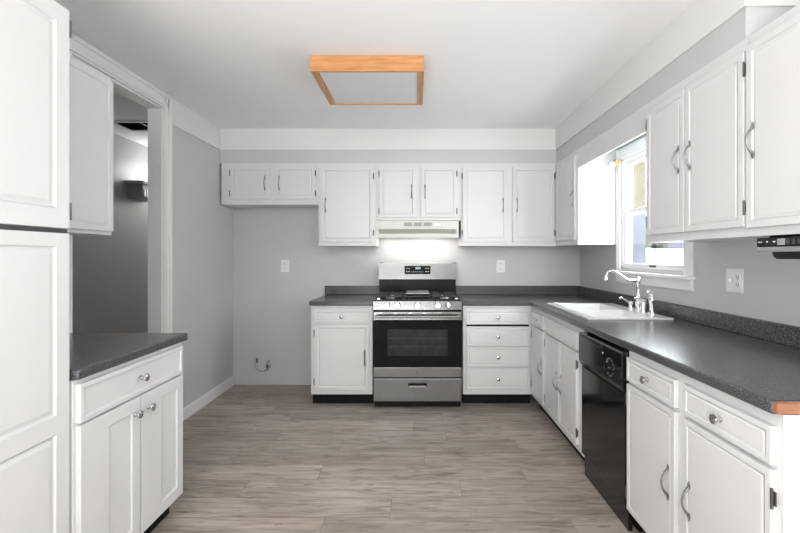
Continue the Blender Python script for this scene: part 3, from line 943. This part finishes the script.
lv.tube([(0, -.065, .08), (-.02, -.065, .092), (-.045, -.065, .098), (-.06, -.065, .092)], [.008, .006, .006, .007], 10)
lv.build('handle', M['chrome'], Fc, smooth=True)
Fs = thing('side_sprayer', 'chrome side sprayer standing at the near end of the faucet', 'sprayer', (FX, 2.79, ZD))
B().lathe([(.025, 0), (.025, .006), (.018, .012), (.014, .03), (.017, .04)], n=20).build('sprayer_base', M['chrome'], Fs, smooth=True)
B().lathe([(.012, .038), (.014, .06), (.020, .085), (.021, .10), (.015, .118), (.012, .128)], n=20).tube([(0, 0, .122), (-.006, 0, .138), (-.022, 0, .150), (-.03, 0, .146)], [.013, .012, .011, .009], 12).build('spray_head', M['chrome'], Fs, smooth=True)

# ------------------------------------------------------------------ under-cabinet radio
Rd = thing('under_cabinet_radio', 'black and silver radio mounted under the nearest right wall cabinet', 'radio', (XS - .004, 1.646, 1.325), -PI / 2)
B().box(0, .30, .005, .22, .0, .052, .006).build('radio_body', M['dkgrey'], Rd)
B().box(.0, .30, -.004, .01, .018, .052, .003).build('front_panel', M['blackgloss'], Rd)
B().box(.0, .30, -.006, .012, -.002, .017, .005).build('silver_strip', M['silver'], Rd)
B().prism([(.055, -.002), (.30, -.002), (.30, -.028), (.075, -.028), (.062, -.02)], 'y', .01, .2).build('lower_housing', M['blackgloss'], Rd)
B().box(.095, .128, -.0055, -.003, .023, .046, .001).build('display', M['grey'], Rd)
b = B().box(.008, .026, -.005, -.0035, .034, .037).box(.047, .053, -.005, -.0035, .033, .039).box(.076, .086, -.005, -.0035, .033, .038)
b.build('button_marks', M['white_mark'], Rd)
for i in range(3): B().box(.134 + i * .022, .148 + i * .022, -.008, -.003, .025, .045, .003).build('button', M['dkgrey'], Rd)
B().box(.02, .28, .03, .2, .050, .0598).build('mount', M['black'], Rd)

# ------------------------------------------------------------------ ceiling light
LX0, LX1, LY0, LY1 = -.636, .041, 2.545, 3.124
Lz = 2.41
L_ = thing('ceiling_light', 'square oak framed ceiling light with flat acrylic panel, switched off', 'lamp', ((LX0 + LX1) / 2, (LY0 + LY1) / 2, ZC))
B().box(LX0, LX1, LY0, LY0 + .022, Lz, ZC - .001, .002).build('frame_rail', M['oak'], L_, world=True)
B().box(LX0, LX1, LY1 - .022, LY1, Lz, ZC - .001, .002).build('frame_rail', M['oak'], L_, world=True)
B().box(LX0, LX0 + .045, LY0 + .022, LY1 - .022, Lz, ZC - .001, .002).build('frame_rail', M['oaky'], L_, world=True)
B().box(LX1 - .040, LX1, LY0 + .022, LY1 - .022, Lz, ZC - .001, .002).build('frame_rail', M['oaky'], L_, world=True)
B().box(LX0 - .006, LX1 + .006, LY0 - .006, LY0 + .0, Lz + .012, Lz + .026, .002).build('moulding', M['oak'], L_, world=True)
B().box(LX0 + .044, LX1 - .039, LY0 + .021, LY1 - .021, Lz + .006, Lz + .012).build('diffuser', M['diffuser'], L_, world=True)

# ------------------------------------------------------------------ outlets and switches
def outlet(label, loc, rz, w=.086, h=.125):
    o = thing('wall_outlet', label, 'outlet', loc, rz, 'white wall outlets')
    B().box(-w / 2, w / 2, -.006, 0, -h / 2, h / 2, .003).build('cover_plate', M['plate'], o)
    for zz in (-.026, .026):
        r = B().box(-.017, .017, -.009, -.005, zz - .016, zz + .016, .004).build('receptacle', M['plate'], o)
        B().box(-.009, -.006, -.0098, -.0088, zz - .003, zz + .008).box(.006, .009, -.0098, -.0088, zz - .003, zz + .007).lathe([(.003, -.0098), (.003, -.0088)], axis='y', c=(0, 0, zz - .009), n=10).build('slots', M['slot'], r)
    return o


outlet('white duplex outlet on the back wall above the empty fridge space', ((285.2 - 417) / 98.6, YB, 1.31 - (265.8 - 255.5) / 98.6), 0)
outlet('white duplex outlet on the back wall right of the range', ((500.6 - 417) / 98.6, YB, 1.31 - (266.2 - 255.5) / 98.6), 0)
o = thing('switch_outlet_plate', 'white double plate with switch and outlet on the right wall', 'switch', (XR, 2.215, 1.18), -PI / 2)
B().box(-.058, .058, -.006, 0, -.062, .062, .003).build('cover_plate', M['plate'], o)
B().box(-.034, -.024, -.008, -.004, -.013, .013, .001).box(-.0325, -.0255, -.016, -.006, -.006, .004, .001).build('toggle', M['plate'], o)
r = B().box(.012, .046, -.009, -.005, -.034, .034, .003).build('receptacle', M['plate'], o)
b = B()
for zz in (-.019, .019):
    b.box(.020, .0235, -.0098, -.0088, zz - .005, zz + .007).box(.034, .0375, -.0098, -.0088, zz - .005, zz + .006).lathe([(.0035, -.0098), (.0035, -.0088)], axis='y', c=(.029, 0, zz - .010), n=10)
b.build('slots', M['slot'], r)

# fridge water line stub
def pb(px, py, y): return ((px - 417) * y / F, y, 1.31 - (py - 255.5) * y / F)
wl = thing('water_line', 'thin looped fridge water line sticking out of the back wall', 'pipe', pb(263, 366, 4.32))
bb_ = B()
pp = [pb(*q) for q in ((255.0, 357, 4.327), (254.6, 362, 4.31), (255.5, 367, 4.30), (259, 370.6, 4.29), (264, 371, 4.29), (268.3, 369, 4.295), (270.5, 364.5, 4.30), (270, 361, 4.305), (267.4, 361.6, 4.31), (266.3, 366.5, 4.31))]
sm = []
for i in range(len(pp) - 1):
    p0 = Vector(pp[max(i - 1, 0)]); p1 = Vector(pp[i]); p2 = Vector(pp[i + 1]); p3 = Vector(pp[min(i + 2, len(pp) - 1)])
    for k in range(5):
        t = k / 5
        sm.append(.5 * ((2 * p1) + (-p0 + p2) * t + (2 * p0 - 5 * p1 + 4 * p2 - p3) * t * t + (-p0 + 3 * p1 - 3 * p2 + p3) * t ** 3))
bb_.tube(sm, .0042, 8).build('tube', M['pewter'], wl, world=True, smooth=True)
c0 = pb(257, 360.5, 4.315)
B().box(c0[0] - .006, c0[0] + .004, 4.31, 4.329, c0[2] - .024, c0[2] + .022, .004).build('stop_valve', M['cord'], wl, world=True)
c0 = pb(267.2, 366, 4.30)
B().box(c0[0] - .006, c0[0] + .006, 4.29, 4.31, c0[2] - .016, c0[2] + .010, .004).build('fitting', M['cord'], wl, world=True)

# shade bracket by the window
sbk = thing('shade_bracket', 'small brass and white shade bracket at the top far corner of the window', 'bracket', (XR - .026, 3.45, 2.05))
B().box(-.03, 0, -.03, .02, -.02, .03, .003).build('mount_plate', M['brass'], sbk)
B().box(-.075, -.03, -.022, .012, -.025, .012, .003).build('end_cap', M['plate'], sbk)

# ------------------------------------------------------------------ hall fittings seen through the doorway
cv = thing('ceiling_vent', 'dark air return vent in the hall ceiling', 'vent', ((VX0 + VX1) / 2, (VY0 + VY1) / 2, 2.52))
B().cells([VX0 - .02, VX0 + .01, VX1 - .01, VX1 + .02], [VY0 - .02, VY0 + .008, VY1 - .008, VY1 + .02], [(VX0 + .01, VX1 - .01, VY0 + .008, VY1 - .008)], 2.512, 2.5195, 'xy').build('vent_frame', M['trim'], cv, world=True)
B().box(VX0 + .001, VX1 - .001, VY0 + .001, VY1 - .001, 2.59, 2.60).build('duct_back', M['black'], cv, world=True)
b = B().box(VX0 + .001, VX0 + .004, VY0, VY1, 2.52, 2.59).box(VX1 - .004, VX1 - .001, VY0, VY1, 2.52, 2.59).box(VX0, VX1, VY1 - .004, VY1 - .001, 2.52, 2.59).box(VX0, VX1, VY0 + .001, VY0 + .004, 2.52, 2.59)
b.build('duct_side', M['black'], cv, world=True)
B().box(-2.545, -2.535, VY0 + .004, VY1 - .004, 2.525, 2.53).build('slat', M['grey'], cv, world=True)

sc = thing('wall_sconce', 'grey louvred uplight sconce glowing on the dark hall wall', 'sconce', (HX, 4.55, 1.895))
B().prism([(.0, .0), (.0, .155), (.16, .155), (.16, .03), (.12, .0)], 'y', -.13, .13).build('sconce_box', M['grey'], sc)
B().cells([.0, .02, .15, .20], [-.18, -.12, .12, .18], [(.02, .15, -.12, .12)], .155, .185, 'xy').build('sconce_top', M['grey'], sc)
b = B()
for i in range(6): b.box(.158, .168, -.11 + i * .038, -.09 + i * .038, .03, .10)
b.build('louvre', M['silver'], sc)
B().ball((.085, 0, .185), .045, (1, 1, .8)).build('bulb', M['bulb'], sc, smooth=True)
pl = bpy.data.lights.new('sconce_light', 'POINT'); pl.energy = 3.5; pl.shadow_soft_size = .04
po = bpy.data.objects.new('sconce_light', pl); COL.objects.link(po); po.location = (HX + .22, 4.72, 2.26)

# ------------------------------------------------------------------ outside the window
g = B().box(2.2, 40, -6, 60, -.6, -.5).build('ground_outside', M['snow'])
struct(g, 'pale ground outside the window', 'ground')
fz = thing('vinyl_fence', 'tall bright white fence outside the window', 'fence', (5.6, 10.5, -.5), -PI / 2)
B().box(-.03, .03, 0, 12, .05, 1.93).build('fence_panel', M['vinyl'], fz)
for i in range(6):
    B().box(-.07, .07, i * 2.4, .14 + i * 2.4, 0, 1.99, .01).build('post', M['vinyl'], fz)
B().box(-.05, .05, 0, 12, 1.90, 1.97, .01).build('top_rail', M['vinyl'], fz)
nh = thing('neighbour_house', 'neighbouring house with tan upper and blue grey lower siding', 'house', (.3, 12.2, -.5))
B().box(0, 5, -2.3, 5, 0, 2.85).build('lower_wall', M['siding'], nh)
B().box(0, 5, -2.3, 5, 2.85, 6.5).build('upper_wall', M['tan'], nh)
B().prism([(-2.8, 6.5), (5.5, 6.5), (1.35, 8.6)], 'x', -.4, 5.4).build('roof', M['roof'], nh)
fh = thing('far_house', 'distant house with lavender grey roof beyond the fence', 'house', (22, 36, -.5))
B().box(-6, 6, -4, 4, 0, 1.8).build('wall', M['vinyl'], fh)
B().prism([(-4.6, 1.8), (4.6, 1.8), (0, 5.2)], 'x', -6.4, 6.4).build('roof', M['roof'], fh)
tr = thing('leafy_shrub', 'pale green shrub beyond the fence', 'shrub', (13.5, 25.5, -.5))
random.seed(3)
b = B()
for i in range(26):
    b.ball((random.uniform(-1, 1), random.uniform(-1.2, 1.2), random.uniform(1.2, 3.4)), random.uniform(.35, .6), (1, 1, .9), 8, 6)
b.build('foliage', M['leaf'], tr)
B().tube([(0, 0, 0), (.05, 0, 1), (0, .05, 2)], [.12, .1, .06], 8).build('stem', M['bark'], tr)
